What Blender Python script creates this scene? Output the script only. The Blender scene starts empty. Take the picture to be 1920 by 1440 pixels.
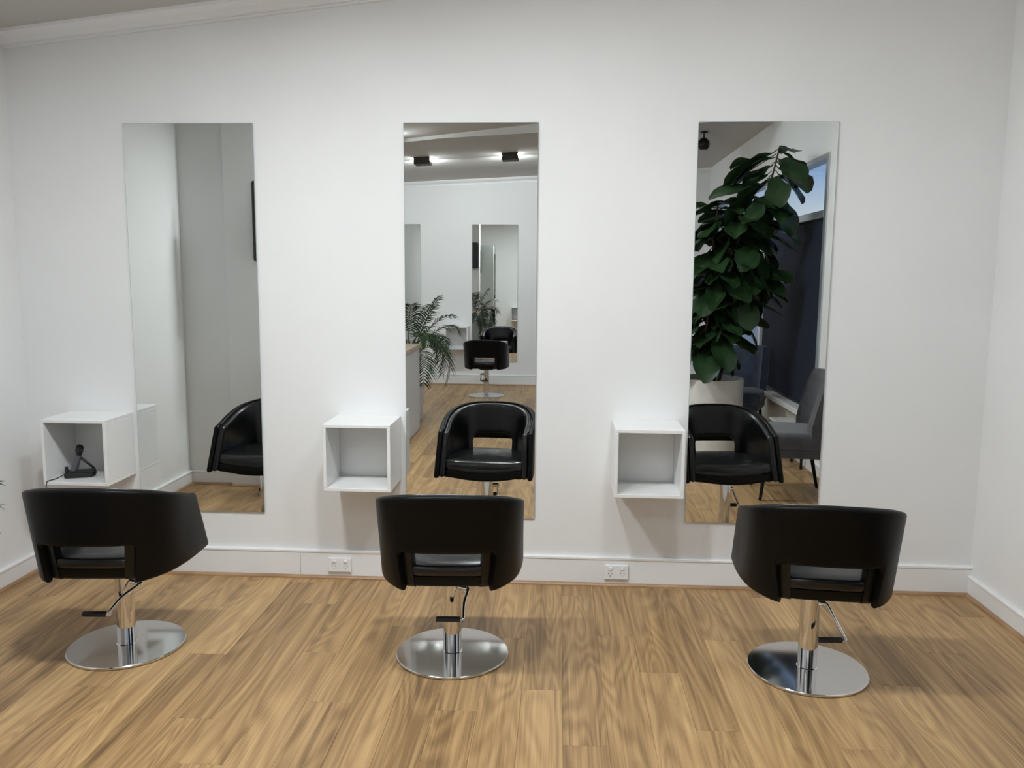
import bpy, bmesh, math, random
from mathutils import Vector, Matrix
random.seed(11)
scene = bpy.context.scene
col = scene.collection
pi = math.pi

# ------------------------------------------------------------------ camera
CAM = Vector((0.0, -3.7698, 1.43356))
YAW, PITCH, ROLL, FPX = -0.055486, 0.128655, 0.007486, 1552.785
fw = Vector((math.sin(YAW)*math.cos(PITCH), math.cos(YAW)*math.cos(PITCH), -math.sin(PITCH)))
rt = Vector((math.cos(YAW), -math.sin(YAW), 0)); up = rt.cross(fw)
rt2 = rt*math.cos(ROLL) + up*math.sin(ROLL); up2 = up*math.cos(ROLL) - rt*math.sin(ROLL)
cd = bpy.data.cameras.new('camera'); cam = bpy.data.objects.new('camera', cd); col.objects.link(cam)
cd.sensor_fit = 'HORIZONTAL'; cd.sensor_width = 36.0; cd.lens = FPX/1920*36.0
cd.clip_start = 0.02; cd.clip_end = 200
m = Matrix((rt2, up2, -fw)).transposed().to_4x4(); m.translation = CAM; cam.matrix_world = m
scene.camera = cam

# ------------------------------------------------------------------ sky, exposure
world = bpy.data.worlds.new('sky'); scene.world = world; world.use_nodes = True
wn = world.node_tree; wn.nodes.clear()
wo = wn.nodes.new('ShaderNodeOutputWorld'); wb = wn.nodes.new('ShaderNodeBackground')
wt = wn.nodes.new('ShaderNodeTexCoord'); ws = wn.nodes.new('ShaderNodeSeparateXYZ'); wr = wn.nodes.new('ShaderNodeValToRGB')
wn.links.new(wt.outputs['Generated'], ws.inputs[0]); wn.links.new(ws.outputs['Z'], wr.inputs[0])
wn.links.new(wr.outputs[0], wb.inputs[0]); wn.links.new(wb.outputs[0], wo.inputs[0])
wr.color_ramp.elements[0].position = 0.0; wr.color_ramp.elements[0].color = (1.0, 1.0, 1.0, 1)
wr.color_ramp.elements[1].position = 1.0; wr.color_ramp.elements[1].color = (0.10, 0.22, 0.55, 1)
e = wr.color_ramp.elements.new(0.055); e.color = (1.0, 1.0, 1.0, 1)
e = wr.color_ramp.elements.new(0.11); e.color = (0.40, 0.58, 0.95, 1)
wb.inputs[1].default_value = 1.1
scene.view_settings.view_transform = 'Standard'; scene.view_settings.look = 'None'
scene.view_settings.exposure = 0.0; scene.view_settings.gamma = 1.0
scene.view_settings.use_curve_mapping = False
scene.cycles.max_bounces = 10; scene.cycles.glossy_bounces = 7; scene.cycles.diffuse_bounces = 4
scene.cycles.use_adaptive_sampling = True; scene.cycles.adaptive_threshold = 0.08
LAMP_W = 19.5
MID_W = 8.0
BACK_W = 17.0
OPAL = 31.0
LAMP_COL = (0.915, 0.97, 1.0)

# ------------------------------------------------------------------ materials
def mat(name, base=(0.8,0.8,0.8), rough=0.5, metal=0.0, spec=0.5, coat=0.0):
    m = bpy.data.materials.new(name); m.use_nodes = True
    b = m.node_tree.nodes['Principled BSDF']
    b.inputs['Base Color'].default_value = (*base, 1); b.inputs['Roughness'].default_value = rough
    b.inputs['Metallic'].default_value = metal; b.inputs['Specular IOR Level'].default_value = spec
    b.inputs['Coat Weight'].default_value = coat
    return m
def bsdf(m): return m.node_tree.nodes['Principled BSDF']
def node(m, t, **kw):
    n = m.node_tree.nodes.new(t)
    for k, v in kw.items(): setattr(n, k, v)
    return n
def link(m, a, b): m.node_tree.links.new(a, b)
def noise_color(m, c1, c2, scale=4.0, detail=3.0, coord='Object', stretch=(1,1,1), lo=0.35, hi=0.65):
    tc = node(m, 'ShaderNodeTexCoord'); mp = node(m, 'ShaderNodeMapping'); mp.inputs['Scale'].default_value = stretch
    nz = node(m, 'ShaderNodeTexNoise'); nz.inputs['Scale'].default_value = scale; nz.inputs['Detail'].default_value = detail
    rp = node(m, 'ShaderNodeValToRGB')
    rp.color_ramp.elements[0].position = lo; rp.color_ramp.elements[0].color = (*c1, 1)
    rp.color_ramp.elements[1].position = hi; rp.color_ramp.elements[1].color = (*c2, 1)
    link(m, tc.outputs[coord], mp.inputs[0]); link(m, mp.outputs[0], nz.inputs['Vector'])
    link(m, nz.outputs[0], rp.inputs[0]); link(m, rp.outputs[0], bsdf(m).inputs['Base Color'])
    return nz
def noise_bump(m, scale, strength, dist=0.002, stretch=(1,1,1)):
    tc = node(m, 'ShaderNodeTexCoord'); mp = node(m, 'ShaderNodeMapping'); mp.inputs['Scale'].default_value = stretch
    nz = node(m, 'ShaderNodeTexNoise'); nz.inputs['Scale'].default_value = scale; nz.inputs['Detail'].default_value = 3
    bp = node(m, 'ShaderNodeBump'); bp.inputs['Strength'].default_value = strength; bp.inputs['Distance'].default_value = dist
    link(m, tc.outputs['Object'], mp.inputs[0]); link(m, mp.outputs[0], nz.inputs['Vector'])
    link(m, nz.outputs[0], bp.inputs['Height']); link(m, bp.outputs[0], bsdf(m).inputs['Normal'])

M = {}
M['wall'] = mat('wall_paint', rough=0.75, spec=0.3); noise_color(M['wall'], (0.79,0.79,0.785), (0.82,0.82,0.815), 1.5); noise_bump(M['wall'], 220, 0.06, 0.001)
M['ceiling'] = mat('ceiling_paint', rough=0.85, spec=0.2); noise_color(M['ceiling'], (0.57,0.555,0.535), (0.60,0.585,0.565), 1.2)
M['trim'] = mat('trim_gloss_white', (0.82,0.82,0.82), 0.35); noise_bump(M['trim'], 30, 0.03, 0.001, (1,1,0.2))
M['bead'] = mat('wood_bead', rough=0.4); noise_color(M['bead'], (0.30,0.17,0.085), (0.42,0.26,0.14), 6, 4, 'Object', (1,1,6))
M['cube_white'] = mat('white_laminate', rough=0.3); noise_color(M['cube_white'], (0.80,0.80,0.79), (0.83,0.83,0.82), 3)
M['plastic_white'] = mat('white_plastic', (0.82,0.82,0.82), 0.3); noise_bump(M['plastic_white'], 60, 0.02)
M['slot'] = mat('dark_slot', (0.03,0.03,0.03), 0.6)
M['mirror'] = mat('silvered_glass', (0.80,0.825,0.81), 0.0, 1.0)
M['mirror_edge'] = mat('mirror_edge', (0.35,0.42,0.40), 0.2, 0.2)
M['backing'] = mat('backing_board', (0.45,0.44,0.42), 0.7); noise_bump(M['backing'], 80, 0.05)
M['chrome'] = mat('chrome', (0.78,0.78,0.79), 0.06, 1.0)
M['steel'] = mat('polished_steel', (0.66,0.66,0.66), 0.09, 1.0)
tcx = noise_bump(M['steel'], 2.0, 0.012, 0.01)
M['leather'] = mat('black_leather', (0.0025,0.0025,0.0025), 0.42, 0, 0.16); noise_bump(M['leather'], 260, 0.12, 0.0008)
M['leather_seat'] = mat('black_leather_seat', (0.007,0.007,0.0075), 0.26, 0, 0.5); noise_bump(M['leather_seat'], 240, 0.12, 0.0008)
M['leather_pad'] = mat('black_leather_pad', (0.004,0.004,0.0045), 0.30, 0, 0.38); noise_bump(M['leather_pad'], 240, 0.12, 0.0008)
M['piping'] = mat('leather_piping', (0.012,0.012,0.013), 0.28); noise_bump(M['piping'], 300, 0.05)
M['rubber'] = mat('black_rubber', (0.012,0.010,0.010), 0.55); noise_bump(M['rubber'], 150, 0.1)
M['black_plastic'] = mat('black_plastic', (0.01,0.01,0.011), 0.35); noise_bump(M['black_plastic'], 120, 0.05)
M['grey_plastic'] = mat('grey_plastic', (0.10,0.10,0.11), 0.4); noise_bump(M['grey_plastic'], 120, 0.05)
M['housing'] = mat('lamp_housing', (0.05,0.045,0.042), 0.6, 0.0); noise_bump(M['housing'], 90, 0.05)
M['alu'] = mat('aluminium', (0.55,0.58,0.62), 0.32, 0.8); noise_bump(M['alu'], 40, 0.03, 0.001, (20,20,1))
M['white_frame'] = mat('white_powder_coat', (0.78,0.78,0.78), 0.4); noise_bump(M['white_frame'], 90, 0.03)
M['blind'] = mat('charcoal_blind', rough=0.8, spec=0.25); noise_color(M['blind'], (0.014,0.019,0.036), (0.019,0.024,0.044), 90, 2, 'Object', (1,1,1))
M['pot'] = mat('matt_white_ceramic', rough=0.55); noise_color(M['pot'], (0.70,0.69,0.67), (0.76,0.75,0.73), 9)
M['soil'] = mat('potting_soil', rough=0.95); noise_color(M['soil'], (0.015,0.010,0.007), (0.05,0.035,0.024), 60); noise_bump(M['soil'], 70, 0.8, 0.01)
M['leaf'] = mat('fig_leaf', rough=0.38); noise_color(M['leaf'], (0.010,0.028,0.010), (0.022,0.054,0.016), 7); noise_bump(M['leaf'], 26, 0.25, 0.004)
M['palm'] = mat('palm_leaflet', rough=0.45); noise_color(M['palm'], (0.014,0.034,0.010), (0.034,0.066,0.018), 5)
M['stem'] = mat('woody_stem', rough=0.8); noise_color(M['stem'], (0.06,0.045,0.03), (0.13,0.10,0.07), 22)
M['palmstem'] = mat('palm_stem', rough=0.6); noise_color(M['palmstem'], (0.05,0.08,0.03), (0.10,0.12,0.05), 12)
M['blue_velvet'] = mat('blue_velvet', rough=0.85, spec=0.2); noise_color(M['blue_velvet'], (0.055,0.075,0.125), (0.085,0.105,0.155), 14); bsdf(M['blue_velvet']).inputs['Sheen Weight'].default_value = 0.4
M['grey_velvet'] = mat('grey_velvet', rough=0.85, spec=0.2); noise_color(M['grey_velvet'], (0.060,0.060,0.068), (0.085,0.083,0.090), 14); bsdf(M['grey_velvet']).inputs['Sheen Weight'].default_value = 0.4
M['black_metal'] = mat('black_metal', (0.012,0.012,0.013), 0.4, 0.5); noise_bump(M['black_metal'], 100, 0.04)
M['desk_body'] = mat('desk_laminate', rough=0.45); noise_color(M['desk_body'], (0.60,0.61,0.61), (0.64,0.65,0.65), 4)
M['desk_top'] = mat('desk_top_timber', rough=0.4); noise_color(M['desk_top'], (0.42,0.33,0.24), (0.52,0.42,0.31), 5, 4, 'Object', (8,1,1))
M['table_top'] = mat('pale_table_top', rough=0.4); noise_color(M['table_top'], (0.55,0.53,0.50), (0.62,0.60,0.57), 8)
M['subfloor'] = mat('subfloor', (0.10,0.07,0.04), 0.9); noise_bump(M['subfloor'], 30, 0.1)
M['paving'] = mat('street_paving', rough=0.9); noise_color(M['paving'], (0.36,0.36,0.37), (0.48,0.48,0.49), 3)
# lamp diffuser (gives off light)
md = bpy.data.materials.new('lamp_diffuser'); md.use_nodes = True; md.node_tree.nodes.clear()
_o = md.node_tree.nodes.new('ShaderNodeOutputMaterial'); _e = md.node_tree.nodes.new('ShaderNodeEmission')
_e.inputs[0].default_value = (0.92,0.97,1.0,1); _e.inputs[1].default_value = 190.0
md.node_tree.links.new(_e.outputs[0], _o.inputs[0]); M['diffuser'] = md
# window glass
mg = bpy.data.materials.new('window_glass'); mg.use_nodes = True; mg.node_tree.nodes.clear()
_o = mg.node_tree.nodes.new('ShaderNodeOutputMaterial'); _t = mg.node_tree.nodes.new('ShaderNodeBsdfTransparent'); _g = mg.node_tree.nodes.new('ShaderNodeBsdfGlossy')
_f = mg.node_tree.nodes.new('ShaderNodeLayerWeight'); _p = mg.node_tree.nodes.new('ShaderNodeMath'); _p.operation = 'POWER'; _p.inputs[1].default_value = 5.0; _q = mg.node_tree.nodes.new('ShaderNodeMath'); _q.operation = 'MULTIPLY_ADD'; _q.inputs[1].default_value = 0.85; _q.inputs[2].default_value = 0.04; _x = mg.node_tree.nodes.new('ShaderNodeMixShader')
_t.inputs[0].default_value = (0.90,0.94,0.95,1); _g.inputs['Roughness'].default_value = 0.02
for a, b in ((_f.outputs['Facing'], _p.inputs[0]), (_p.outputs[0], _q.inputs[0]), (_q.outputs[0], _x.inputs[0]), (_t.outputs[0], _x.inputs[1]), (_g.outputs[0], _x.inputs[2]), (_x.outputs[0], _o.inputs[0])): mg.node_tree.links.new(a, b)
M['glass'] = mg
# laminate floor board: grain runs along the board's own y, each board its own tone
def wood_floor():
    m = mat('laminate_oak', rough=0.42, spec=0.45); b = bsdf(m)
    tc = node(m, 'ShaderNodeTexCoord'); oi = node(m, 'ShaderNodeObjectInfo')
    sc = node(m, 'ShaderNodeVectorMath', operation='SCALE'); sc.inputs[0].default_value = (17.3, 41.7, 0.0)
    link(m, oi.outputs['Random'], sc.inputs['Scale'])
    ad = node(m, 'ShaderNodeVectorMath', operation='ADD'); link(m, tc.outputs['Object'], ad.inputs[0]); link(m, sc.outputs[0], ad.inputs[1])
    def nz(stretch, scale, detail, dist=0.0):
        mp = node(m, 'ShaderNodeMapping'); mp.inputs['Scale'].default_value = stretch
        n = node(m, 'ShaderNodeTexNoise'); n.inputs['Scale'].default_value = scale; n.inputs['Detail'].default_value = detail; n.inputs['Distortion'].default_value = dist
        link(m, ad.outputs[0], mp.inputs[0]); link(m, mp.outputs[0], n.inputs['Vector']); return n.outputs[0]
    streak = nz((25, 0.42, 1), 1.2, 4, 0.25); fibre = nz((170, 2.4, 1), 1.0, 4); field = nz((6.5, 0.85, 1), 1.0, 1.0, 0.5)
    # cathedral rings: sine of the smooth field
    mu = node(m, 'ShaderNodeMath', operation='MULTIPLY'); mu.inputs[1].default_value = 80.0; link(m, field, mu.inputs[0])
    sn = node(m, 'ShaderNodeMath', operation='SINE'); link(m, mu.outputs[0], sn.inputs[0])
    def comb(a, wa, b_, wb_):
        x = node(m, 'ShaderNodeMath', operation='MULTIPLY'); x.inputs[1].default_value = wa; link(m, a, x.inputs[0])
        y = node(m, 'ShaderNodeMath', operation='MULTIPLY_ADD'); y.inputs[1].default_value = wb_; link(m, b_, y.inputs[0]); link(m, x.outputs[0], y.inputs[2]); return y.outputs[0]
    v = comb(streak, 0.50, fibre, 0.36); v = comb(v, 1.0, sn.outputs[0], 0.05); v = comb(v, 1.0, oi.outputs['Random'], 0.17)
    rp = node(m, 'ShaderNodeValToRGB'); cr = rp.color_ramp
    cr.elements[0].position = 0.30; cr.elements[0].color = (0.175,0.100,0.043,1)
    cr.elements[1].position = 0.82; cr.elements[1].color = (0.653,0.435,0.201,1)
    for p_, c in ((0.43,(0.298,0.178,0.077,1)),(0.55,(0.426,0.263,0.118,1)),(0.68,(0.537,0.346,0.157,1))):
        q = cr.elements.new(p_); q.color = c
    link(m, v, rp.inputs[0]); link(m, rp.outputs[0], b.inputs['Base Color'])
    bp = node(m, 'ShaderNodeBump'); bp.inputs['Strength'].default_value = 0.08; bp.inputs['Distance'].default_value = 0.001
    link(m, fibre, bp.inputs['Height']); link(m, bp.outputs[0], b.inputs['Normal'])
    return m
M['floor'] = wood_floor()

# ------------------------------------------------------------------ helpers
def link_obj(name, me, material, parent=None, smooth=False):
    o = bpy.data.objects.new(name, me); col.objects.link(o)
    if material is not None and len(me.materials) == 0: me.materials.append(M[material] if isinstance(material, str) else material)
    if parent is not None: o.parent = parent
    if smooth:
        for p_ in me.polygons: p_.use_smooth = True
    return o
def from_bm(name, bm, material, parent=None, smooth=False):
    bmesh.ops.recalc_face_normals(bm, faces=bm.faces[:])
    me = bpy.data.meshes.new(name); bm.to_mesh(me); bm.free()
    return link_obj(name, me, material, parent, smooth)
def add_box(bm, x0, x1, y0, y1, z0, z1, bev=0.0, seg=2, mtx=None):
    t = bmesh.new()
    vs = [t.verts.new((x, y, z)) for x in (x0, x1) for y in (y0, y1) for z in (z0, z1)]
    for f in ((0,1,3,2),(4,6,7,5),(0,4,5,1),(2,3,7,6),(0,2,6,4),(1,5,7,3)): t.faces.new([vs[i] for i in f])
    bmesh.ops.recalc_face_normals(t, faces=t.faces[:])
    if bev > 0: bmesh.ops.bevel(t, geom=t.edges[:], offset=bev, segments=seg, affect='EDGES', profile=0.5)
    if mtx is not None: bmesh.ops.transform(t, matrix=mtx, verts=t.verts[:])
    me = bpy.data.meshes.new('tmp'); t.to_mesh(me); t.free(); bm.from_mesh(me); bpy.data.meshes.remove(me)
def box(name, x0, x1, y0, y1, z0, z1, material, parent=None, bev=0.0, seg=2, mtx=None):
    bm = bmesh.new(); add_box(bm, min(x0,x1), max(x0,x1), min(y0,y1), max(y0,y1), z0, z1, bev, seg, mtx)
    return from_bm(name, bm, material, parent)
def add_lathe(bm, prof, n=32, c=(0,0)):
    rings = []
    for r, z in prof:
        if r < 1e-6: rings.append([bm.verts.new((c[0], c[1], z))])
        else: rings.append([bm.verts.new((c[0]+r*math.cos(2*pi*k/n), c[1]+r*math.sin(2*pi*k/n), z)) for k in range(n)])
    for a, b in zip(rings, rings[1:]):
        for k in range(n):
            k2 = (k+1) % n
            if len(a) == 1 and len(b) == 1: continue
            if len(a) == 1: bm.faces.new((a[0], b[k], b[k2]))
            elif len(b) == 1: bm.faces.new((a[k], a[k2], b[0]))
            else: bm.faces.new((a[k], a[k2], b[k2], b[k]))
def lathe(name, prof, material, parent=None, n=32, c=(0,0)):
    bm = bmesh.new(); add_lathe(bm, prof, n, c)
    o = from_bm(name, bm, material, parent, True); sharp(o); return o
def sharp(o, ang=40):
    me = o.data
    bm = bmesh.new(); bm.from_mesh(me)
    for ed in bm.edges:
        if len(ed.link_faces) == 2: ed.smooth = ed.calc_face_angle(0) < math.radians(ang)
    bm.to_mesh(me); bm.free()
def add_tube(bm, pts, rad, n=10, caps=True):
    pts = [Vector(p) for p in pts]; rad = rad if isinstance(rad, (list, tuple)) else [rad]*len(pts)
    t0 = (pts[1]-pts[0]).normalized(); ref = Vector((0,0,1)) if abs(t0.z) < 0.9 else Vector((1,0,0))
    u = t0.cross(ref).normalized(); rings = []
    for i, p in enumerate(pts):
        t = (pts[min(i+1,len(pts)-1)] - pts[max(i-1,0)]).normalized()
        u = (u - t*u.dot(t)).normalized(); v = t.cross(u)
        rings.append([bm.verts.new(p + (u*math.cos(2*pi*k/n) + v*math.sin(2*pi*k/n))*rad[i]) for k in range(n)])
    for a, b in zip(rings, rings[1:]):
        for k in range(n): bm.faces.new((a[k], a[(k+1)%n], b[(k+1)%n], b[k]))
    if caps: bm.faces.new(rings[0][::-1]); bm.faces.new(rings[-1])
def tube(name, pts, rad, material, parent=None, n=10):
    bm = bmesh.new(); add_tube(bm, pts, rad, n); o = from_bm(name, bm, material, parent, True); sharp(o, 60); return o
def spline(ctrl, n=8):
    c = [Vector(p) for p in ctrl]; c = [c[0]*2-c[1]] + c + [c[-1]*2-c[-2]]; out = []
    for i in range(1, len(c)-2):
        for k in range(n):
            t = k/n; p0, p1, p2, p3 = c[i-1:i+3]
            out.append(0.5*((2*p1) + (p2-p0)*t + (2*p0-5*p1+4*p2-p3)*t*t + (3*p1-p0-3*p2+p3)*t**3))
    out.append(c[-2]); return out
def prism(name, prof, path, material, parent=None):
    """profile [(a,b)] carried along straight segments given as (origin, axis_a, axis_b) frames"""
    bm = bmesh.new(); rings = []
    for o_, ax, bx_ in path: rings.append([bm.verts.new(Vector(o_)+Vector(ax)*a+Vector(bx_)*b) for a, b in prof])
    n = len(prof)
    for r0, r1 in zip(rings, rings[1:]):
        for k in range(n): bm.faces.new((r0[k], r0[(k+1)%n], r1[(k+1)%n], r1[k]))
    bm.faces.new(rings[0]); bm.faces.new(rings[-1][::-1])
    return from_bm(name, bm, material, parent)
def empty(name, loc=(0,0,0), rz=0.0):
    o = bpy.data.objects.new(name, None); col.objects.link(o); o.empty_display_size = 0.1
    o.location = loc; o.rotation_euler = (0,0,rz); return o
def tag(o, label=None, cat=None, group=None, kind=None):
    if label: o['label'] = label
    if cat: o['category'] = cat
    if group: o['group'] = group
    if kind: o['kind'] = kind
    return o
def struct(o): o['kind'] = 'structure'; return o
def copy_tree(o, parent=None):
    c = o.copy(); col.objects.link(c); c.parent = parent
    for ch in [x for x in list(o.children)]: copy_tree(ch, c)
    return c

# ------------------------------------------------------------------ the room
XL, XR, YB = -2.5241, 1.9037, -7.1928
SL = 0.10978
def cf(x): return 2.775 + SL*x           # front ceiling
def cb(x): return 2.735 + 0.048*x        # rear ceiling
YBEAM = -3.72
fl = struct(box('floor', XL-0.1, XR+0.15, YB-0.1, 0.1, -0.06, -0.008, 'subfloor'))

# laminate boards, running towards the mirror wall
def plank_mesh(w, y0, y1):
    b = 0.0007; t = 0.008; g = 0.0002
    x0, x1 = g, w-g; y0 += g; y1 -= g
    v = [(x0,y0,-t),(x1,y0,-t),(x1,y1,-t),(x0,y1,-t),(x0,y0,-b),(x1,y0,-b),(x1,y1,-b),(x0,y1,-b),(x0+b,y0+b,0),(x1-b,y0+b,0),(x1-b,y1-b,0),(x0+b,y1-b,0)]
    f = [(8,9,10,11),(0,1,5,4),(1,2,6,5),(2,3,7,6),(3,0,4,7),(4,5,9,8),(5,6,10,9),(6,7,11,10),(7,4,8,11),(3,2,1,0)]
    me = bpy.data.meshes.new('plank'); me.from_pydata(v, [], f); me.materials.append(M['floor']); return me
PW, PL = 0.142, 1.215
full = plank_mesh(PW, 0, PL)
x = XL; row = 0
while x < XR - 0.005:
    w = min(PW, XR - x); off = (row*0.417 + random.uniform(-0.12, 0.12)) % PL
    y = YB - off
    while y < -0.001:
        a, b = max(y, YB), min(y+PL, 0.0)
        if b - a > 0.02:
            whole = (b - a > PL - 1e-4) and abs(w-PW) < 1e-5
            me = full if whole else plank_mesh(w, 0, b-a)
            o = link_obj('plank', me, None, fl); o.location = (x, a, 0)
        y += PL
    x += PW; row += 1

def poly_wall(name, prof, axis, a, b, material='wall'):
    """polygon [(h,z)] extruded between a and b along axis"""
    bm = bmesh.new()
    mk = (lambda h, z, t: (h, t, z)) if axis == 'y' else (lambda h, z, t: (t, h, z))
    r0 = [bm.verts.new(mk(h, z, a)) for h, z in prof]; r1 = [bm.verts.new(mk(h, z, b)) for h, z in prof]
    n = len(prof)
    for k in range(n): bm.faces.new((r0[k], r0[(k+1)%n], r1[(k+1)%n], r1[k]))
    bm.faces.new(r0); bm.faces.new(r1[::-1])
    return struct(from_bm(name, bm, material))
poly_wall('wall_front', [(XL-0.1,-0.05),(XR+0.15,-0.05),(XR+0.15,cf(XR)+0.1),(XL-0.1,cf(XL)+0.1)], 'y', 0.0, 0.1)
poly_wall('wall_back', [(XL-0.1,-0.05),(XR+0.15,-0.05),(XR+0.15,cb(XR)+0.1),(XL-0.1,cb(XL)+0.1)], 'y', YB-0.1, YB)
struct(box('wall_left', XL-0.1, XL, YB, 0, -0.05, cb(XL)+0.12, 'wall'))
NY0, NY1, NX = -1.72, -1.86, -1.56
struct(box('wall_partition', XL, NX, NY1, NY0, -0.008, cf(XL)+0.2, 'wall'))
struct(box('trim_1', -2.21, NX+0.004, NY0, NY0+0.035, 0.0, cf(XL)+0.04, 'wall', bev=0.003))   # shallow facing added where the wall tone changes
# right wall with shopfront opening
S0, S1, S2 = -2.38, -4.20, -6.98
ZS, ZT0, ZT1 = 0.43, 1.875, 2.33
bm = bmesh.new()
XO = XR + 0.14
add_box(bm, XR, XO, S0, 0.0, -0.05, cf(XR)+0.1)
add_box(bm, XR, XO, YB, S0, ZT1, cf(XR)+0.1)
add_box(bm, XR, XO, S1, S0, -0.05, ZS)
add_box(bm, XR, XO, S2, S1, -0.05, 0.06)
add_box(bm, XR, XO, YB, S2, -0.05, ZT1)
struct(from_bm('wall_right', bm, 'wall'))
# ceiling: raked front panel, step, flatter rear panel
bm = bmesh.new()
def slab(x0, x1, y0, y1, zf):
    vs = []
    for x_, y_ in ((x0,y0),(x1,y0),(x1,y1),(x0,y1)): vs.append((x_, y_, zf(x_)))
    lo = [bm.verts.new(v) for v in vs]; hi = [bm.verts.new((v[0], v[1], v[2]+0.06)) for v in vs]
    bm.faces.new(lo); bm.faces.new(hi[::-1])
    for k in range(4): bm.faces.new((lo[k], hi[k], hi[(k+1)%4], lo[(k+1)%4]))
slab(XL-0.05, XR+0.14, YBEAM, 0.05, cf); slab(XL-0.05, XR+0.14, YB-0.05, YBEAM, cb)
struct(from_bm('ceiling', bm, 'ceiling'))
def bprof(x): return min(cf(x), cb(x)) - 0.03
prism('trim_2', [(-0.06,0),(0.06,0),(0.06,0.4),(-0.06,0.4)], [((x_, YBEAM, bprof(x_)), (0,1,0), (0,0,1)) for x_ in (XL, -1.05, XR)], 'ceiling')
struct(bpy.data.objects['trim_2'])
# cornices (profile: out from wall, down from ceiling)
CP = [(0,0.0),(0.085,0.0),(0.085,-0.012),(0.070,-0.013),(0.066,-0.022),(0.056,-0.032),(0.038,-0.042),(0.030,-0.050),(0.030,-0.057),(0.014,-0.058),(0.014,-0.068),(0.0,-0.068)]
struct(prism('trim_3', CP, [((XL,0,cf(XL)+0.004),(0,-1,0),(0,0,1)), ((XR,0,cf(XR)+0.004),(0,-1,0),(0,0,1))], 'trim'))
struct(prism('trim_4', CP, [((XL,YB,cb(XL)+0.004),(0,1,0),(0,0,1)), ((XR,YB,cb(XR)+0.004),(0,1,0),(0,0,1))], 'trim'))
# baseboards with a proud top bead
def bb_prof(h): return [(0,0),(0.016,0),(0.016,h-0.016),(0.0195,h-0.012),(0.0195,h-0.004),(0.014,h),(0,h)]
QP = [(0,0),(0.032,0),(0.031,0.006),(0.027,0.011),(0.021,0.014),(0.0,0.014)]
def baseboard(name, p0, p1, n, h, bead=True):
    up_ = (0,0,1)
    b = struct(prism(name, bb_prof(h), [((p0[0],p0[1],0.0), n, up_), ((p1[0],p1[1],0.0), n, up_)], 'trim'))
    if bead: prism('wood_bead', QP, [((p0[0],p0[1],0.0002), n, up_), ((p1[0],p1[1],0.0002), n, up_)], 'bead', b)
    return b
bf = baseboard('baseboard_front', (XL,0), (XR,0), (0,-1,0), 0.138)
box('joint_cover', -1.216, -1.2135, -0.0172, -0.010, 0.015, 0.118, 'backing', bf)
baseboard('baseboard_left', (XL,0), (XL,NY0), (1,0,0), 0.095)
baseboard('baseboard_right', (XR,0), (XR,S0), (-1,0,0), 0.095)
baseboard('baseboard_back', (XL,YB), (XR,YB), (0,1,0), 0.138)
baseboard('baseboard_partition', (XL,NY0), (-2.21,NY0), (0,1,0), 0.095)
baseboard('baseboard_facing', (-2.21,NY0+0.035), (NX,NY0+0.035), (0,1,0), 0.095)
baseboard('baseboard_shopfront', (XR,S0), (XR,S1), (-1,0,0), 0.095)
# shopfront
XG = XR + 0.05
w1 = struct(empty('window_1', (XR, (S0+S1)/2, ZS)))
def part_box(name, x0, x1, y0, y1, z0, z1, material, parent, bev=0.0):
    o = box(name, x0, x1, y0, y1, z0, z1, material, None, bev); o.parent = parent
    o.matrix_parent_inverse = Matrix.Translation(-parent.location); return o
part_box('window_frame', XR-0.012, XR+0.09, S0-0.06, S0, ZS, ZT1, 'alu', w1, 0.004)
part_box('window_frame', XR-0.012, XR+0.09, S1, S0-0.06, ZT0, ZT0+0.055, 'alu', w1, 0.004)
part_box('window_sill', XR-0.075, XR+0.09, S1, S0, ZS-0.03, ZS+0.012, 'white_frame', w1, 0.004)
part_box('roller_blind', XR+0.02, XR+0.026, S1+0.005, S0-0.065, ZS+0.02, ZT0, 'blind', w1)
part_box('blind_bar', XR+0.014, XR+0.032, S1+0.005, S0-0.065, ZS+0.014, ZS+0.036, 'black_metal', w1, 0.003)
part_box('pane', XG, XG+0.006, S1, S0-0.06, ZS, ZT0, 'glass', w1)
w2 = struct(empty('window_2', (XR, (S1+S2)/2, 0.06)))
for yy in (S1-0.0, -5.58, S2+0.06): part_box('window_frame', XR-0.006, XR+0.09, yy-0.06, yy, 0.06, ZT0+0.05, 'white_frame', w2, 0.004)
part_box('window_frame', XR, XR+0.09, S2, S1-0.06, 0.06, 0.13, 'white_frame', w2, 0.004)
part_box('window_frame', XR, XR+0.09, S2, S1-0.06, ZT0, ZT0+0.055, 'white_frame', w2, 0.004)
for a, b in ((S1-0.06, -5.58), (-5.64, S2+0.06)): part_box('pane', XG, XG+0.006, b, a, 0.13, ZT0, 'glass', w2)
w3 = struct(empty('window_3', (XR, (S0+S2)/2, ZT0+0.055)))
for yy in (-4.20, -5.58, S2+0.05): part_box('window_frame', XR, XR+0.09, yy-0.05, yy, ZT0+0.055, ZT1, 'alu', w3, 0.004)
part_box('window_frame', XR-0.004, XR+0.09, S2, S0-0.06, ZT1-0.035, ZT1+0.002, 'alu', w3, 0.004)
for a, b in ((S0-0.06, -4.20), (-4.25, -5.58), (-5.63, S2+0.05)): part_box('pane', XG, XG+0.006, b, a, ZT0+0.055, ZT1-0.03, 'glass', w3)
g = box('street_paving', XO, XO+30, -30, 20, -0.2, -0.06, 'paving'); struct(g)

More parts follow.
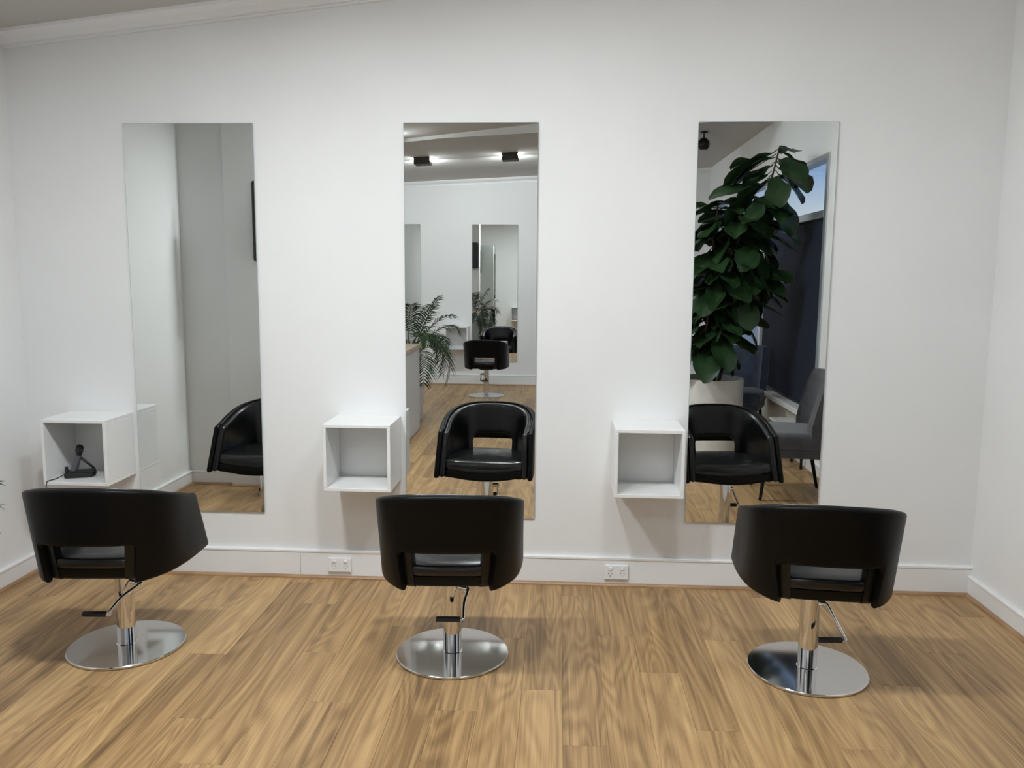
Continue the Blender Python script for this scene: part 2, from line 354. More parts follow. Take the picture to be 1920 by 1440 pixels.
# ------------------------------------------------------------------ ceiling lights
def ceiling_light(x, y, label, power=LAMP_W, wash=False):
    zc = (cf(x) if y > YBEAM else cb(x)); sl = SL if y > YBEAM else 0.048
    r = empty('ceiling_light', (x, y, zc)); r.rotation_euler = (0, -math.atan(sl), 0)
    h, d = 0.085, 0.072
    bm = bmesh.new(); add_box(bm, -h, h, -h, h, -d, 0.012, 0.003, 1); from_bm('housing', bm, 'housing', r)
    for s in (-1, 1): box('side_diffuser', s*(h-0.002), s*(h+0.002), -h+0.012, h-0.012, -0.036, -0.012, 'diffuser', r)
    ld = bpy.data.lights.new('lamp', 'AREA'); ld.shape = 'RECTANGLE'; ld.size = 0.12; ld.size_y = 0.04 if wash else 0.12; ld.energy = power; ld.color = LAMP_COL
    lo = bpy.data.objects.new('lamp', ld); col.objects.link(lo); lo.parent = r
    if wash:      # wall washer: the lens sits on the face turned to the far wall
        box('lens', -0.065, 0.065, -h-0.004, -h+0.002, -0.062, -0.014, 'plastic_white', r)
        lo.location = (0, -h-0.012, -0.042); lo.rotation_euler = (math.radians(-62), 0, 0)
    else:
        box('lens', -0.065, 0.065, -0.065, 0.065, -d-0.003, -d+0.002, 'plastic_white', r); lo.location = (0, 0, -d-0.005)
    tag(r, label, 'light', 'square ceiling lights'); return r
def opal_light(x, y, label, k):  # lamps are out of view; glowing opal box added to brighten the upper wall
    """surface box with an opal diffuser that glows on every face below the ceiling plate"""
    r = empty('opal_ceiling_light', (x, y, cf(x))); r.rotation_euler = (0, -math.atan(SL), 0)
    box('ceiling_plate', -0.095, 0.095, -0.095, 0.095, -0.014, 0.01, 'housing', r, 0.003, 1)
    mo = md.copy(); mo.name = 'opal_diffuser'
    for n_ in mo.node_tree.nodes:
        if n_.type == 'EMISSION': n_.inputs[1].default_value = OPAL*k
    box('diffuser', -0.085, 0.085, -0.085, 0.085, -0.074, -0.0145, mo, r, 0.006, 2)
    ld = bpy.data.lights.new('lamp', 'AREA'); ld.shape = 'SQUARE'; ld.size = 0.16; ld.energy = LAMP_W*k; ld.color = LAMP_COL
    lo = bpy.data.objects.new('lamp', ld); col.objects.link(lo); lo.parent = r; lo.location = (0, 0, -0.0755)
    return tag(r, label, 'light', 'unseen ceiling lights with added opal glow')
for xx, k, nm in ((-1.22, 1.30, 'left'), (-0.43, 1.05, 'middle'), (0.44, 0.64, 'right')):
    opal_light(xx, -1.65, 'unseen square ceiling light, opal glow added, above the %s black salon chair by the shelf cubes' % nm, k)
ceiling_light(-1.46, -3.38, 'square grey ceiling light over the reception desk, its glow at the middle mirror edge', MID_W)
ceiling_light(0.55, -3.38, 'unseen square ceiling light added over the open floor before the fig tree', MID_W*0.8)  # extra lamp added out of view
ceiling_light(-1.45, -5.12, 'left of the two square ceiling lights reflected in the middle mirror', BACK_W, True)
ceiling_light(-0.53, -5.12, 'right of the two square ceiling lights reflected in the middle mirror', BACK_W, True)
# black spotlight on a stem
r = empty('ceiling_spotlight', (1.34, -4.36, cb(1.34)))
lathe('canopy', [(0,0.0),(0.035,0.0),(0.035,-0.012),(0,-0.014)], 'black_metal', r, 24)
tube('stem', [(0,0,-0.01),(0,0,-0.07)], 0.007, 'black_metal', r)
lathe('lamp_head', [(0,-0.055),(0.025,-0.06),(0.05,-0.085),(0.056,-0.115),(0.05,-0.145),(0.038,-0.16),(0.034,-0.155),(0,-0.15)], 'black_metal', r, 28)
tag(r, 'small round black spotlight hanging from the ceiling above the fig tree', 'light')

# ------------------------------------------------------------------ mirrors
MZ0, MZ1 = 0.3133, 2.109
def wall_mirror(x, wall, label):
    if wall == 'front': r = empty('wall_mirror', (x+0.3, 0, MZ0)); s = -1
    else: r = empty('wall_mirror', (x+0.3, YB, MZ0)); s = 1
    h = MZ1-MZ0
    b = box('backing_board', -0.285, 0.285, 0, s*0.006, 0.015, h-0.015, 'backing', r)
    bm = bmesh.new(); add_box(bm, -0.3, 0.3, min(s*0.006, s*0.011), max(s*0.006, s*0.011), 0, h, 0.0012, 1)
    me_o = from_bm('mirror_glass', bm, 'mirror', r); me_o.data.materials.append(M['mirror_edge'])
    for p_ in me_o.data.polygons:
        if abs(p_.normal.y) < 0.95: p_.material_index = 1
    return tag(r, label, 'mirror', 'tall wall mirrors')
FX = (-1.9831, -0.7005, 0.5963)
wall_mirror(FX[0], 'front', 'tall frameless mirror nearest the left wall, reflecting bare white walls')
wall_mirror(FX[1], 'front', 'tall frameless middle mirror reflecting the ceiling lights and palm')
wall_mirror(FX[2], 'front', 'tall frameless mirror reflecting the dark fig tree and window')
wall_mirror(-1.143, 'back', 'frameless mirror on the far wall behind the reflected salon chair')
wall_mirror(-2.425, 'back', 'frameless mirror on the far wall behind the palm, a grey strip')

# ------------------------------------------------------------------ shelf cubes
def shelf_cube(x0, wall, label, w=0.30, depth=0.25, z0=0.487, z1=0.787):
    y0 = 0 if wall == 'front' else YB; s = -1 if wall == 'front' else 1
    r = empty('shelf_cube', (x0+w/2, y0, z0)); t = 0.015; h = z1-z0; a = w/2
    def pb(n, x0_, x1_, d0, d1, za, zb): return box(n, x0_, x1_, s*d0, s*d1, za, zb, 'cube_white', r, 0.0015, 1)
    pb('top_panel', -a, a, 0, depth, h-t, h); pb('bottom_panel', -a, a, 0, depth, 0, t)
    pb('side_panel', -a, -a+t, 0, depth, t, h-t); pb('side_panel', a-t, a, 0, depth, t, h-t)
    pb('back_panel', -a+t, a-t, 0.004, 0.012, t, h-t)
    return tag(r, label, 'shelf', 'white shelf cubes')
shelf_cube(-2.306, 'front', 'white open shelf cube holding a black corded styling tool')
shelf_cube(-1.027, 'front', 'empty white shelf cube to the left of the middle mirror')
shelf_cube(0.251, 'front', 'empty white shelf cube to the left of the fig tree mirror')
shelf_cube(-1.475, 'back', 'white shelf cube on the far wall behind the palm fronds')

# ------------------------------------------------------------------ power outlets
def outlet(x0, label):
    r = empty('power_outlet', (x0+0.0555, -0.016, 0.034))
    box('cover_plate', -0.0555, 0.0555, -0.012, 0.0, 0, 0.069, 'plastic_white', r, 0.003, 2)
    for s in (-1, 1):
        sw = box('switch', s*0.028-0.009, s*0.028+0.009, -0.0165, -0.011, 0.046, 0.060, 'plastic_white', r, 0.0015, 1)
        bm = bmesh.new()
        for ang, dx, dz in ((0.5,-0.008,0.030),(-0.5,0.008,0.030),(0,0,0.017)):
            add_box(bm, -0.0012, 0.0012, -0.0124, -0.0115, -0.004, 0.004, 0, 1, Matrix.Translation((s*0.028+dx,0,dz)) @ Matrix.Rotation(ang,4,'Y'))
        from_bm('socket_slots', bm, 'slot', r)
    return tag(r, label, 'outlet', 'white double power outlets')
outlet(-1.077, 'white double power outlet on the baseboard below the middle shelf cube')
outlet(0.2305, 'white double power outlet on the baseboard below the right shelf cube')

# ------------------------------------------------------------------ salon chairs
def sgnpow(v, e): return math.copysign(abs(v)**e, v)
HW, YA = 0.268, -0.06
BOT = [(0,-.266),(.06,-.266),(.115,-.263),(.163,-.249),(.203,-.203),(.238,-.135),(.258,-.05),(.268,.055),(.270,.165)]
BU = [0,.12,.24,.36,.46,.58,.70,.84,1.0]
def top_plan(a):
    if a > 0.72:
        k = (a-0.72)/0.28; return (HW - 0.004*k*k, YA + (0.062-YA)*k)
    th = a/0.72*pi/2; e = 0.80
    return (HW*sgnpow(math.sin(th), e), YA - 0.268*sgnpow(max(math.cos(th),0.0), e))
def bot_plan(a):
    i = 0
    while i < 7 and a > BU[i+1]: i += 1
    t = (a-BU[i])/(BU[i+1]-BU[i])
    P = [Vector(BOT[min(max(j,0),8)]) for j in range(i-1, i+3)]
    if i == 0: P[0] = Vector((-BOT[1][0], BOT[1][1]))
    if i == 7: P[3] = P[2]*2-P[1]
    v = 0.5*((2*P[1]) + (P[2]-P[0])*t + (2*P[0]-5*P[1]+4*P[2]-P[3])*t*t + (3*P[1]-P[0]-3*P[2]+P[3])*t**3)
    return (v.x, v.y)
def chair_path(u, z):
    """u in [-1,1]: 0 centre back, +-1 arm fronts; returns (x, y, nx, ny) of the outer skin"""
    def pos(u):
        a = abs(u); s = 1 if u >= 0 else -1
        zr = 0.705 - 0.12*min(a/0.9, 1)
        w = (z-0.345)/(zr-0.345)
        (xt, yt), (xb, yb) = top_plan(a), bot_plan(a)
        return (s*(xb+(xt-xb)*w), yb+(yt-yb)*w)
    x, y = pos(u); d = 4e-3
    u0, u1 = max(u-d, -1), min(u+d, 1)
    (xa, ya), (xb, yb) = pos(u0), pos(u1)
    tx, ty = xb-xa, yb-ya; L = math.hypot(tx, ty) or 1
    return x, y, -ty/L, tx/L
def rim_z(u):
    return 0.705 - 0.285*(top_plan(abs(u))[1] + 0.328)
def base_z(u):
    return 0.346
def u_at_x(xq):
    lo, hi = 0.0, 0.72
    for _ in range(40):
        mid = (lo+hi)/2
        if chair_path(mid, 0.45)[0] < xq: lo = mid
        else: hi = mid
    return lo
def chair_layer(name, off, thick, nhalf, ntop, nr, parent, material, zbase=None, rim_drop=0.0, ufront=1.0, rr=0.024):
    un = u_at_x(nhalf)
    us = [ufront - (ufront-un)*k/34 for k in range(34)]
    half = [(u, None) for u in us] + [(un+0.0006, None)]
    xs = nhalf
    for k in range(7):
        a = k/6*pi/2; xq = nhalf - nr*(1-math.cos(a)) ; half.append((u_at_x(xq) if k else un, ntop - nr + nr*math.sin(a)))
    ulast = half[-1][0]
    for k in range(1, 6): half.append((ulast*(1-k/6), ntop))
    cols_ = half + [(0.0, ntop)] + [(-u, z) for u, z in half[::-1]]
    bm = bmesh.new(); rings = []
    def section(u, zb, zt, shrink=0.0):
        r_ = min(rr, thick/2*0.98); pts = []
        d0, d1 = 0.0, thick
        zmid = [zb + r_ + (zt-zb-2*r_)*k/8 for k in range(9)]
        for z in zmid: pts.append((d0, z))
        for k in range(1, 6): a = pi*k/6; pts.append((thick/2 - thick/2*math.cos(a), zt - r_ + r_*math.sin(a)))
        for z in zmid[::-1]: pts.append((d1, z))
        for k in range(1, 6): a = pi*k/6; pts.append((thick/2 + thick/2*math.cos(a), zb + r_ - r_*math.sin(a)))
        cz, cdm = (zb+zt)/2, thick/2
        out = []
        for d, z in pts:
            if shrink: d = cdm + (d-cdm)*(1-shrink); z = cz + (z-cz)*(1-shrink*thick/(zt-zb))
            x_, y_, nx, ny = chair_path(u, z); out.append(Vector((x_+nx*(d+off), y_+ny*(d+off), z)))
        return out
    seq = []
    n = len(cols_)
    for i, (u, zb) in enumerate(cols_):
        zt = rim_z(u) - rim_drop; zbb = (base_z(u) if zbase is None else zbase) if zb is None else zb
        seq.append(section(u, zbb, zt))
    # rounded arm fronts
    def cap(u, sgn):
        res = []
        zt = rim_z(u) - rim_drop; zb = base_z(u) if zbase is None else zbase
        for dy, sh in ((0.008,0.05),(0.015,0.18),(0.020,0.40),(0.022,0.70)):
            res.append([p + Vector((0,dy,0)) for p in section(u, zb, zt, sh)])
        return res
    seq = cap(ufront, 1)[::-1] + seq + cap(-ufront, -1)
    for s in seq: rings.append([bm.verts.new(p) for p in s])
    k_ = len(rings[0])
    for a, b in zip(rings, rings[1:]):
        for k in range(k_): bm.faces.new((a[k], a[(k+1)%k_], b[(k+1)%k_], b[k]))
    bm.faces.new(rings[0]); bm.faces.new(rings[-1][::-1])
    o = from_bm(name, bm, material, parent, True); sharp(o, 50); return o
def salon_chair(x, y, rz, lever, label):
    r = empty('salon_chair', (x, y, 0), rz)
    chair_layer('outer_shell', 0.0, 0.030, 0.170, 0.490, 0.022, r, 'leather', rr=0.013)
    chair_layer('inner_pad', 0.027, 0.036, 0.130, 0.526, 0.062, r, 'leather_pad', zbase=0.352, rim_drop=0.007, ufront=0.995, rr=0.017)
    # piping along the rim, between shell and pad
    pts = []
    for k in range(81):
        u = -0.99 + 1.98*k/80; z = rim_z(u)-0.003; x_, y_, nx, ny = chair_path(u, z); pts.append((x_+nx*0.0285, y_+ny*0.0285, z))
    tube('rim_piping', pts, 0.004, 'piping', r, 6)
    # seat cushion filling the tub
    def seat_outline(d, zq):
        pl = []
        for k in range(61):
            u = -0.985 + 1.97*k/60; x_, y_, nx, ny = chair_path(u, zq); pl.append((x_+nx*d, y_+ny*d))
        xa = pl[-1][0]; yf = pl[-1][1]
        for k in range(1, 12):
            t = k/12; pl.append((xa*(1-2*t), yf + 0.028*math.sin(pi*t)**0.6))
        return pl
    def cushion(name, prof, material):
        bm = bmesh.new(); rings = []
        for d, z, fwd in prof:
            ol = seat_outline(d, z)
            n_ = len(ol); rings.append([bm.verts.new((px, py + (fwd if i >= 61 else 0), z - (0.016*math.sin(pi*(i-60)/12) if (i > 61 and z < 0.40) else 0))) for i, (px, py) in enumerate(ol)])
        for a, b in zip(rings, rings[1:]):
            for k in range(len(a)): bm.faces.new((a[k], a[(k+1)%len(a)], b[(k+1)%len(a)], b[k]))
        for rg, flip in ((rings[0], True), (rings[-1], False)):
            c = Vector((0,0,0))
            for v in rg: c += v.co
            c /= len(rg); c.z += 0.002 if not flip else 0; cv = bm.verts.new(c)
            for k in range(len(rg)): bm.faces.new((rg[k], rg[(k+1)%len(rg)], cv))
        o = from_bm(name, bm, material, r, True); sharp(o, 55); return o
    cushion('seat_base', [(0.075,0.350,-0.02),(0.040,0.356,-0.008),(0.030,0.366,0),(0.030,0.396,0.0)], 'leather')
    cushion('seat_cushion', [(0.040,0.395,-0.004),(0.030,0.400,0.003),(0.029,0.420,0.006),(0.034,0.432,0.003),(0.046,0.438,-0.008),(0.09,0.440,-0.045)], 'leather_seat')
    # column and foot
    lathe('base_disc', [(0,0.0),(0.208,0.0),(0.2141,0.003),(0.2141,0.009),(0.211,0.0118),(0.15,0.0135),(0.05,0.015),(0,0.015)], 'steel', r, 72)
    lathe('column', [(0.0,0.012),(0.038,0.012),(0.038,0.016),(0.0345,0.018),(0.0345,0.335),(0.0,0.335)], 'chrome', r, 40)
    lathe('mounting_plate', [(0,0.325),(0.085,0.325),(0.09,0.329),(0.09,0.358),(0,0.358)], 'black_metal', r, 32)
    # pump lever in room directions: hub beside the column, arm to E, grip running to the left
    lv = empty('pump_lever'); lv.parent = r; lv.rotation_euler = (0,0,-rz)
    hx, hy, hz, ex, ey, ez, gx = lever
    tube('pivot', [(hx*0.4,hy*0.4,hz),(hx*1.12,hy*1.12,hz)], 0.011, 'chrome', lv, 14)
    H_ = Vector((hx,hy,hz)); E_ = Vector((ex,ey,ez)); out = Vector((hx,hy,0)).normalized()
    tube('lever_arm', spline([H_, H_+out*0.012+Vector((0,0,-0.004)), H_.lerp(E_,0.55)+Vector((0,0,0.010)), E_+Vector((0,0,0.006)), E_], 6), 0.0062, 'chrome', lv, 10)
    tube('grip_pin', [E_+Vector((0.006,0,0)), E_+Vector((gx*0.15,0,0))], 0.006, 'chrome', lv, 10)
    tube('grip', [E_+Vector((gx*k,dy,0)) for k, dy in ((0.10,0),(0.14,0),(0.96,-0.004),(1.0,-0.004))], [0.007,0.0105,0.0105,0.008], 'rubber', lv, 14)
    return tag(r, label, 'chair', 'black salon styling chairs')
salon_chair(-1.6561, -0.7936, math.radians(4), (0.060,-0.012,0.262,0.006,-0.125,0.180,-0.098), 'black salon chair on chrome foot facing the left mirror, nearest the left wall')
salon_chair(-0.3869, -0.7720, math.radians(3.2), (0.052,-0.022,0.272,0.056,-0.125,0.192,-0.100), 'black salon chair on chrome foot facing the middle mirror')
salon_chair(0.9360, -0.8069, math.radians(-5.5), (0.040,-0.028,0.268,0.100,-0.090,0.158,-0.095), 'black salon chair facing the fig tree mirror, nearest the right wall')
salon_chair(-0.861, -6.15, math.radians(180), (-0.055,0.015,0.268,-0.060,0.120,0.200,0.090), 'black salon chair before the far wall, seen only in the middle mirror')

# ------------------------------------------------------------------ styling tool in the left cube
r = empty('styling_tool', (-2.208, -0.135, 0.5022)); r.scale = (0.86,0.86,1.0)
bm = bmesh.new()
add_box(bm, -0.065, 0.075, -0.05, 0.045, 0.0, 0.026, 0.008, 2, Matrix.Rotation(0.35, 4, 'Z'))
from_bm('stand', bm, 'black_plastic', r)
tube('handle', [(-0.03,0.0,0.018),(-0.012,0.0,0.06),(0.008,0.0,0.105)], [0.019,0.016,0.013], 'grey_plastic', r, 14)
tube('nozzle', [(0.004,0.0,0.100),(0.012,-0.006,0.125),(0.022,-0.014,0.138)], [0.013,0.021,0.019], 'black_plastic', r, 14)
tube('cord_loop', spline([(0.012,0.0,0.09),(0.045,0.0,0.068),(0.078,0.012,0.036),(0.082,0.01,0.012),(0.05,0.02,0.012)], 8), 0.0065, 'black_plastic', r, 8)
tube('clip', [(-0.062,-0.01,0.012),(-0.066,-0.006,0.045)], [0.012,0.008], 'black_plastic', r, 10)
tube('power_cord', spline([(-0.060,-0.03,0.014),(-0.078,-0.085,0.004),(-0.086,-0.120,0.0045),(-0.091,-0.1375,0.002),(-0.095,-0.1415,-0.012),(-0.104,-0.142,-0.10)], 8), 0.0022, 'black_plastic', r, 6)
tag(r, 'small black corded styling tool standing inside the left shelf cube', 'styling tool')

# ------------------------------------------------------------------ reception desk
r = empty('reception_desk', (-1.6, -3.2, 0))
dx0, dx1, dy0, dy1, dz = -0.25, 0.312, -0.67, 0.62, 0.79
box('plinth', dx0+0.03, dx1-0.012, dy0+0.02, dy1-0.02, 0, 0.05, 'desk_body', r)
for i in range(3):
    a = dy0 + (dy1-dy0)*i/3; b = dy0 + (dy1-dy0)*(i+1)/3
    box('front_panel', dx1-0.018, dx1, a+0.0015, b-0.0015, 0.02, dz-0.012, 'desk_body', r, 0.001, 1)
box('end_panel', dx0, dx1-0.018, dy0, dy0+0.018, 0.02, dz-0.012, 'desk_body', r, 0.001, 1)
box('end_panel', dx0, dx1-0.018, dy1-0.018, dy1, 0.02, dz-0.012, 'desk_body', r, 0.001, 1)
box('worktop', dx0-0.02, dx1+0.018, dy0-0.018, dy1+0.018, dz-0.012, dz+0.022, 'desk_top', r, 0.003, 2)
tag(r, 'pale grey reception desk with timber top beside the palm', 'desk')

# ------------------------------------------------------------------ dark screens on the partition
def screen(name, x, y, z, w, h, face, label):
    r = empty(name, (x, y, z))
    s = 1 if face > 0 else -1
    bm = bmesh.new(); add_box(bm, -w/2, w/2, min(s*0.02, s*0.07), max(s*0.02, s*0.07), -h/2, h/2, 0.018, 3); from_bm('casing', bm, 'black_plastic', r)
    box('wall_bracket', -0.06, 0.06, 0.0, s*0.025, -0.06, 0.06, 'black_metal', r)
    box('screen_face', -w/2+0.02, w/2-0.02, s*0.0695, s*0.0715, -h/2+0.02, h/2-0.02, 'slot', r)
    return tag(r, label, 'screen')
screen('wall_screen', -1.925, NY0+0.035, 1.78, 0.15, 0.52, 1, 'narrow black panel on the partition, a thin dark edge in the left mirror')
screen('wall_screen', -1.70, NY1, 1.84, 0.26, 0.50, -1, 'black screen on the partition facing the far wall')

# ------------------------------------------------------------------ plants
def leaf_mesh(L, W, droop, fold, seed):
    rnd = random.Random(seed); bm = bmesh.new(); nu, nv = 9, 6
    grid = []
    for i in range(nu+1):
        t = i/nu
        wid = W*0.5*(0.16+0.84*(t**0.75))*math.sin(pi*min(1,(t*0.93+0.05)))**0.55 * (1-0.28*math.exp(-((t-0.38)/0.13)**2))
        rowv = []
        for j in range(nv+1):
            s = -1 + 2*j/nv
            x_ = s*wid; z_ = -droop*t*t + fold*abs(s)*wid + 0.012*math.sin(9*t+3*s+seed)*abs(s)
            rowv.append(bm.verts.new((x_, t*L, z_)))
        grid.append(rowv)
    for i in range(nu):
        for j in range(nv): bm.faces.new((grid[i][j], grid[i][j+1], grid[i+1][j+1], grid[i+1][j]))
    add_tube(bm, [(0,-0.045,0.012),(0,0.0,0.0),(0,L*0.5,-droop*0.25+0.001),(0,L*0.95,-droop*0.9)], [0.004,0.004,0.003,0.001], 5, False)
    me = bpy.data.meshes.new('leaf'); bm.to_mesh(me); bm.free(); me.materials.append(M['leaf'])
    for p_ in me.polygons: p_.use_smooth = True
    return me
fig = empty('fiddle_leaf_fig', (1.27, -3.15, 0))
bm = bmesh.new()
add_lathe(bm, [(0,0.0),(0.225,0.0),(0.238,0.012),(0.258,0.30),(0.262,0.605),(0.258,0.620),(0.248,0.620),(0.243,0.605),(0.240,0.53),(0,0.53)], 56)
o = from_bm('pot', bm, 'pot', fig, True); sharp(o, 40)
lathe('soil', [(0,0.575),(0.15,0.572),(0.243,0.560),(0.243,0.531),(0,0.531)], 'soil', fig, 40)
stems = [
    [(0.02,0.0,0.55),(0.05,0.02,0.95),(0.10,0.05,1.35),(0.13,0.10,1.75),(0.16,0.14,2.08)],
    [(-0.05,0.03,0.55),(-0.07,0.06,0.95),(-0.04,0.10,1.35),(-0.04,0.10,1.72),(-0.02,0.12,2.02)],
    [(0.06,-0.04,0.55),(0.14,0.0,0.90),(0.22,0.06,1.35),(0.27,0.16,1.80),(0.34,0.30,2.18),(0.37,0.40,2.42)],
]
leaves = [leaf_mesh(0.34,0.26,0.10,0.22,1), leaf_mesh(0.30,0.23,0.08,0.32,2), leaf_mesh(0.38,0.28,0.14,0.18,3), leaf_mesh(0.27,0.21,0.05,0.28,4)]
rnd = random.Random(5); az = 0.0
for si, st in enumerate(stems):
    sp = spline(st, 8); n_ = len(sp)
    tube('stem', sp, [0.015*(1-0.6*i/n_) for i in range(n_)], 'stem', fig, 8)
    cnt = 76 if si < 2 else 66
    for k in range(cnt):
        t = 0.235 + 0.765*(k+0.5)/cnt
        if si == 2 and t < 0.34: continue
        p_ = sp[min(int(t*(n_-1)), n_-1)]
        az += 2.39996 + rnd.uniform(-0.4,0.4)
        elev = rnd.uniform(-0.85, 0.15) + (0.15 if t > 0.92 else 0)
        for attempt in range(14):
            me = leaves[rnd.randrange(4)]; s = rnd.uniform(0.82,1.12)
            mt = Matrix.Translation(p_) @ Matrix.Rotation(az,4,'Z') @ Matrix.Rotation(elev,4,'X') @ Matrix.Rotation(rnd.uniform(-0.5,0.5),4,'Y') @ Matrix.Translation((0,0.05,0)) @ Matrix.Scale(s,4)
            tipx = max((mt @ v.co).x for v in me.vertices) + 1.27
            if tipx < XR - 0.03: break
            az += 0.7
        o = link_obj('leaf', me, None, fig); o.matrix_local = mt
tag(fig, 'tall dark fiddle leaf fig in a round white pot, seen in the right mirror', 'plant')

def frond(name, base, az, length, lift, bend, parent, seed, lw=0.016, ll=0.16, pairs=20):
    rnd = random.Random(seed); bm = bmesh.new(); pts = []
    d = Vector((math.cos(az), math.sin(az), 0))
    for k in range(25):
        t = k/24; hor = length*(math.sin(min(t*bend,pi*0.9))/bend)*math.cos(lift) + length*t*(1-math.cos(lift))*0.2
        z = length*(math.sin(lift)*t*1.15 - 0.42*bend*t**2.2)
        pts.append(Vector(base) + d*hor + Vector((0,0,z)))
    add_tube(bm, pts, [0.0045*(1-0.75*k/24) for k in range(25)], 5, False)
    for k in range(pairs):
        t = 0.22 + 0.77*k/pairs; i = min(int(t*24), 23); p_ = pts[i].lerp(pts[i+1], t*24-i); tg = (pts[i+1]-pts[i]).normalized()
        sd = tg.cross(Vector((0,0,1))).normalized(); nrm = sd.cross(tg)
        L = ll*(0.45+0.75*math.sin(pi*min(0.97,(t*0.9+0.08))))
        for s in (-1, 1):
            dr = (sd*s*0.82 + tg*0.62 + nrm*rnd.uniform(0.05,0.30)).normalized()
            a = p_; b = p_ + dr*L*0.45 + Vector((0,0,-0.008)); c = p_ + dr*L + Vector((0,0,-L*rnd.uniform(0.25,0.5)))
            wv = (tg - dr*tg.dot(dr)).normalized()*lw*0.5
            vs = [bm.verts.new(q) for q in (a-wv*0.4, a+wv*0.4, b-wv, b+wv)]; tip = bm.verts.new(c)
            bm.faces.new((vs[0],vs[1],vs[3],vs[2])); bm.faces.new((vs[2],vs[3],tip))
    me = bpy.data.meshes.new(name); bm.to_mesh(me); bm.free()
    return link_obj(name, me, 'palm', parent, False)
palm = empty('potted_palm', (-1.50, -4.42, 0))
lathe('pot', [(0,0),(0.13,0),(0.14,0.01),(0.17,0.33),(0.172,0.345),(0.160,0.345),(0.155,0.30),(0,0.30)], 'pot', palm, 40)
lathe('soil', [(0,0.318),(0.10,0.317),(0.157,0.310),(0.157,0.301),(0,0.301)], 'soil', palm, 28)
specs = [(-1.2,0.78,1.05,0.9),(-0.3,0.86,0.80,1.5),(0.15,0.78,0.95,1.25),(0.6,0.80,0.55,1.9),(-0.6,0.72,0.45,2.0),(0.05,0.76,0.35,2.05),(-0.95,0.75,0.60,1.8),(1.3,0.7,1.1,1.0),(2.2,0.75,0.9,1.3),(3.1,0.62,0.9,1.3),(-2.0,0.75,1.0,1.1),(-2.6,0.62,0.7,1.6),(1.0,0.72,0.4,2.0),(0.35,0.70,1.25,0.7),(-0.1,0.7,0.65,1.9),(0.9,0.66,0.7,1.7)]
for k in range(6):
    a = k*1.1; tube('cane', [(0.04*math.cos(a),0.04*math.sin(a),0.30),(0.06*math.cos(a),0.06*math.sin(a),0.55),(0.075*math.cos(a),0.075*math.sin(a),0.80)], [0.013,0.011,0.007], 'palmstem', palm, 7)
for k, (a, L, lf, bd) in enumerate(specs):
    frond('frond', (0.07*math.cos(a), 0.07*math.sin(a), 0.66+0.03*(k%4)), a, L, lf, bd, palm, 40+k)
tag(palm, 'feathery green potted palm behind the reception desk, seen in the middle mirror', 'plant')
pl = empty('potted_plant', (-1.79, -1.53, 0))
lathe('pot', [(0,0),(0.085,0),(0.09,0.008),(0.108,0.24),(0.110,0.25),(0.100,0.25),(0.098,0.22),(0,0.22)], 'pot', pl, 36)
lathe('soil', [(0,0.235),(0.06,0.234),(0.099,0.23),(0.099,0.221),(0,0.221)], 'soil', pl, 24)
tube('cane', [(0,0,0.22),(0.004,0.003,0.45),(0.012,0.0,0.66)], [0.012,0.010,0.007], 'palmstem', pl, 7)
for k in range(9):
    a = 0.05 + k*2.39996; frond('frond', (0.01,0,0.60+0.016*k), a, 0.27 if k else 0.24, 0.9, 1.35, pl, 70+k, 0.012, 0.06, 10)
tag(pl, 'small leafy potted plant by the partition, dark leaf tips at the left edge', 'plant')

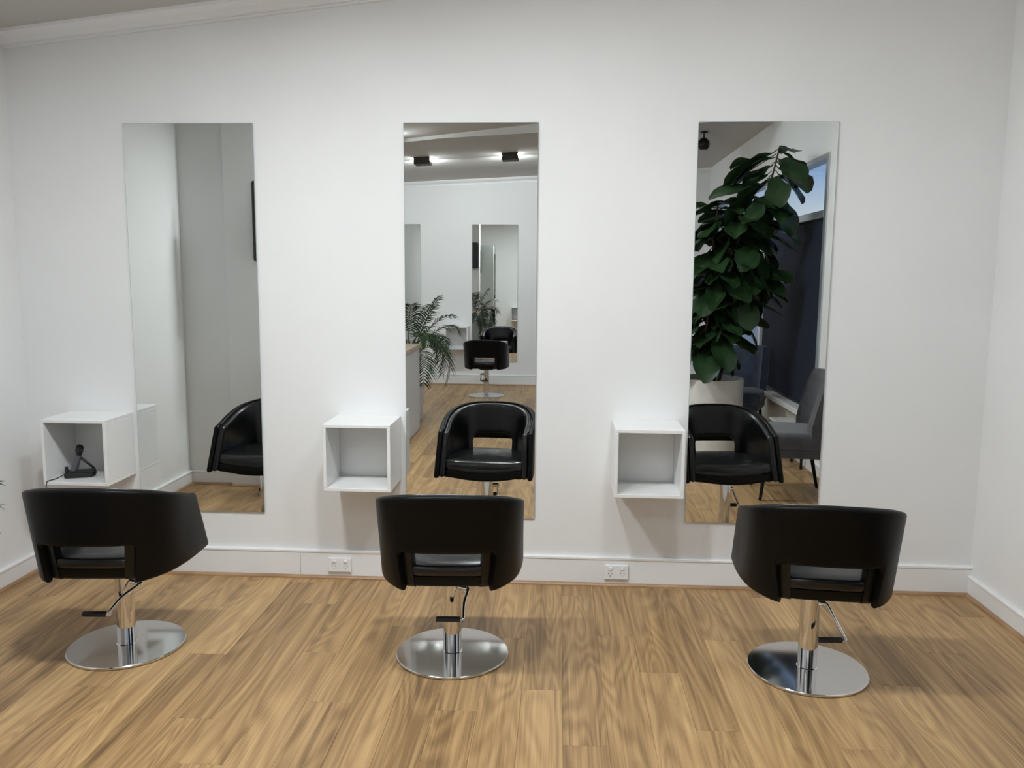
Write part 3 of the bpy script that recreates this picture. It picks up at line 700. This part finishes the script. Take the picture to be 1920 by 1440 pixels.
# ------------------------------------------------------------------ velvet chairs and low table
def velvet_chair(x, y, rz, material, label):
    r = empty('velvet_chair', (x, y, 0), rz)
    # local: front is +y
    bm = bmesh.new(); add_box(bm, -0.235, 0.235, -0.22, 0.24, 0.345, 0.455, 0.032, 4); o = from_bm('seat', bm, material, r, True); sharp(o, 50)
    bm = bmesh.new(); add_box(bm, -0.22, 0.22, -0.21, 0.22, 0.285, 0.35, 0.012, 2); from_bm('seat_apron', bm, material, r)
    # winged back: curved section lofted upward
    bm = bmesh.new(); rings = []
    def sec(z, hw, wing, yoff, th):
        outp, inp = [], []
        for k in range(25):
            s = -1 + 2*k/24; a = s*pi/2*0.98
            px = hw*sgnpow(math.sin(a), 0.7); py = -0.235 + yoff + wing*(1-sgnpow(math.cos(a),0.7))
            outp.append((px, py)); inp.append((px*(1-th/hw), py + th*(0.9 if abs(s) < 0.9 else 0.35)))
        return [(a_, b_, z) for a_, b_ in outp] + [(a_, b_, z) for a_, b_ in inp[::-1]]
    for z, hw, wing, yo, th in ((0.36,0.235,0.16,0.0,0.05),(0.50,0.245,0.17,-0.01,0.055),(0.62,0.25,0.15,-0.018,0.055),(0.74,0.25,0.125,-0.028,0.055),(0.80,0.245,0.11,-0.033,0.05),(0.825,0.23,0.10,-0.034,0.035),(0.832,0.215,0.09,-0.034,0.02)):
        rings.append([bm.verts.new(v) for v in sec(z, hw, wing, yo, th)])
    for a, b in zip(rings, rings[1:]):
        n_ = len(a)
        for k in range(n_): bm.faces.new((a[k], a[(k+1)%n_], b[(k+1)%n_], b[k]))
    bm.faces.new(rings[0]); bm.faces.new(rings[-1][::-1])
    o = from_bm('backrest', bm, material, r, True); sharp(o, 60)
    for sx in (-1, 1):
        for sy in (-1, 1):
            tube('leg', [(sx*0.18, sy*0.17, 0.30),(sx*0.205, sy*0.205 - (0.03 if sy < 0 else 0), 0.0)], [0.016,0.010], 'black_metal', r, 12)
    return tag(r, label, 'chair', 'velvet waiting chairs by the window')
velvet_chair(1.60, -3.70, math.radians(22), 'blue_velvet', 'blue grey velvet chair behind the fig pot, facing the right mirror')
velvet_chair(1.55, -1.78, math.radians(95), 'grey_velvet', 'dark grey velvet chair with its back to the right wall, by the side table')
r = empty('side_table', (1.77, -2.66, 0))
box('table_top', -0.10, 0.10, -0.15, 0.15, 0.335, 0.352, 'table_top', r, 0.003, 1)
box('shelf_body', -0.095, 0.095, -0.145, 0.145, 0.27, 0.335, 'black_plastic', r, 0.003, 1)
for sx in (-1, 1):
    for sy in (-1, 1): box('leg', sx*0.085-0.008, sx*0.085+0.008, sy*0.13-0.008, sy*0.13+0.008, 0.0, 0.27, 'black_metal', r)
tag(r, 'low black side table with pale top under the window sill', 'table')
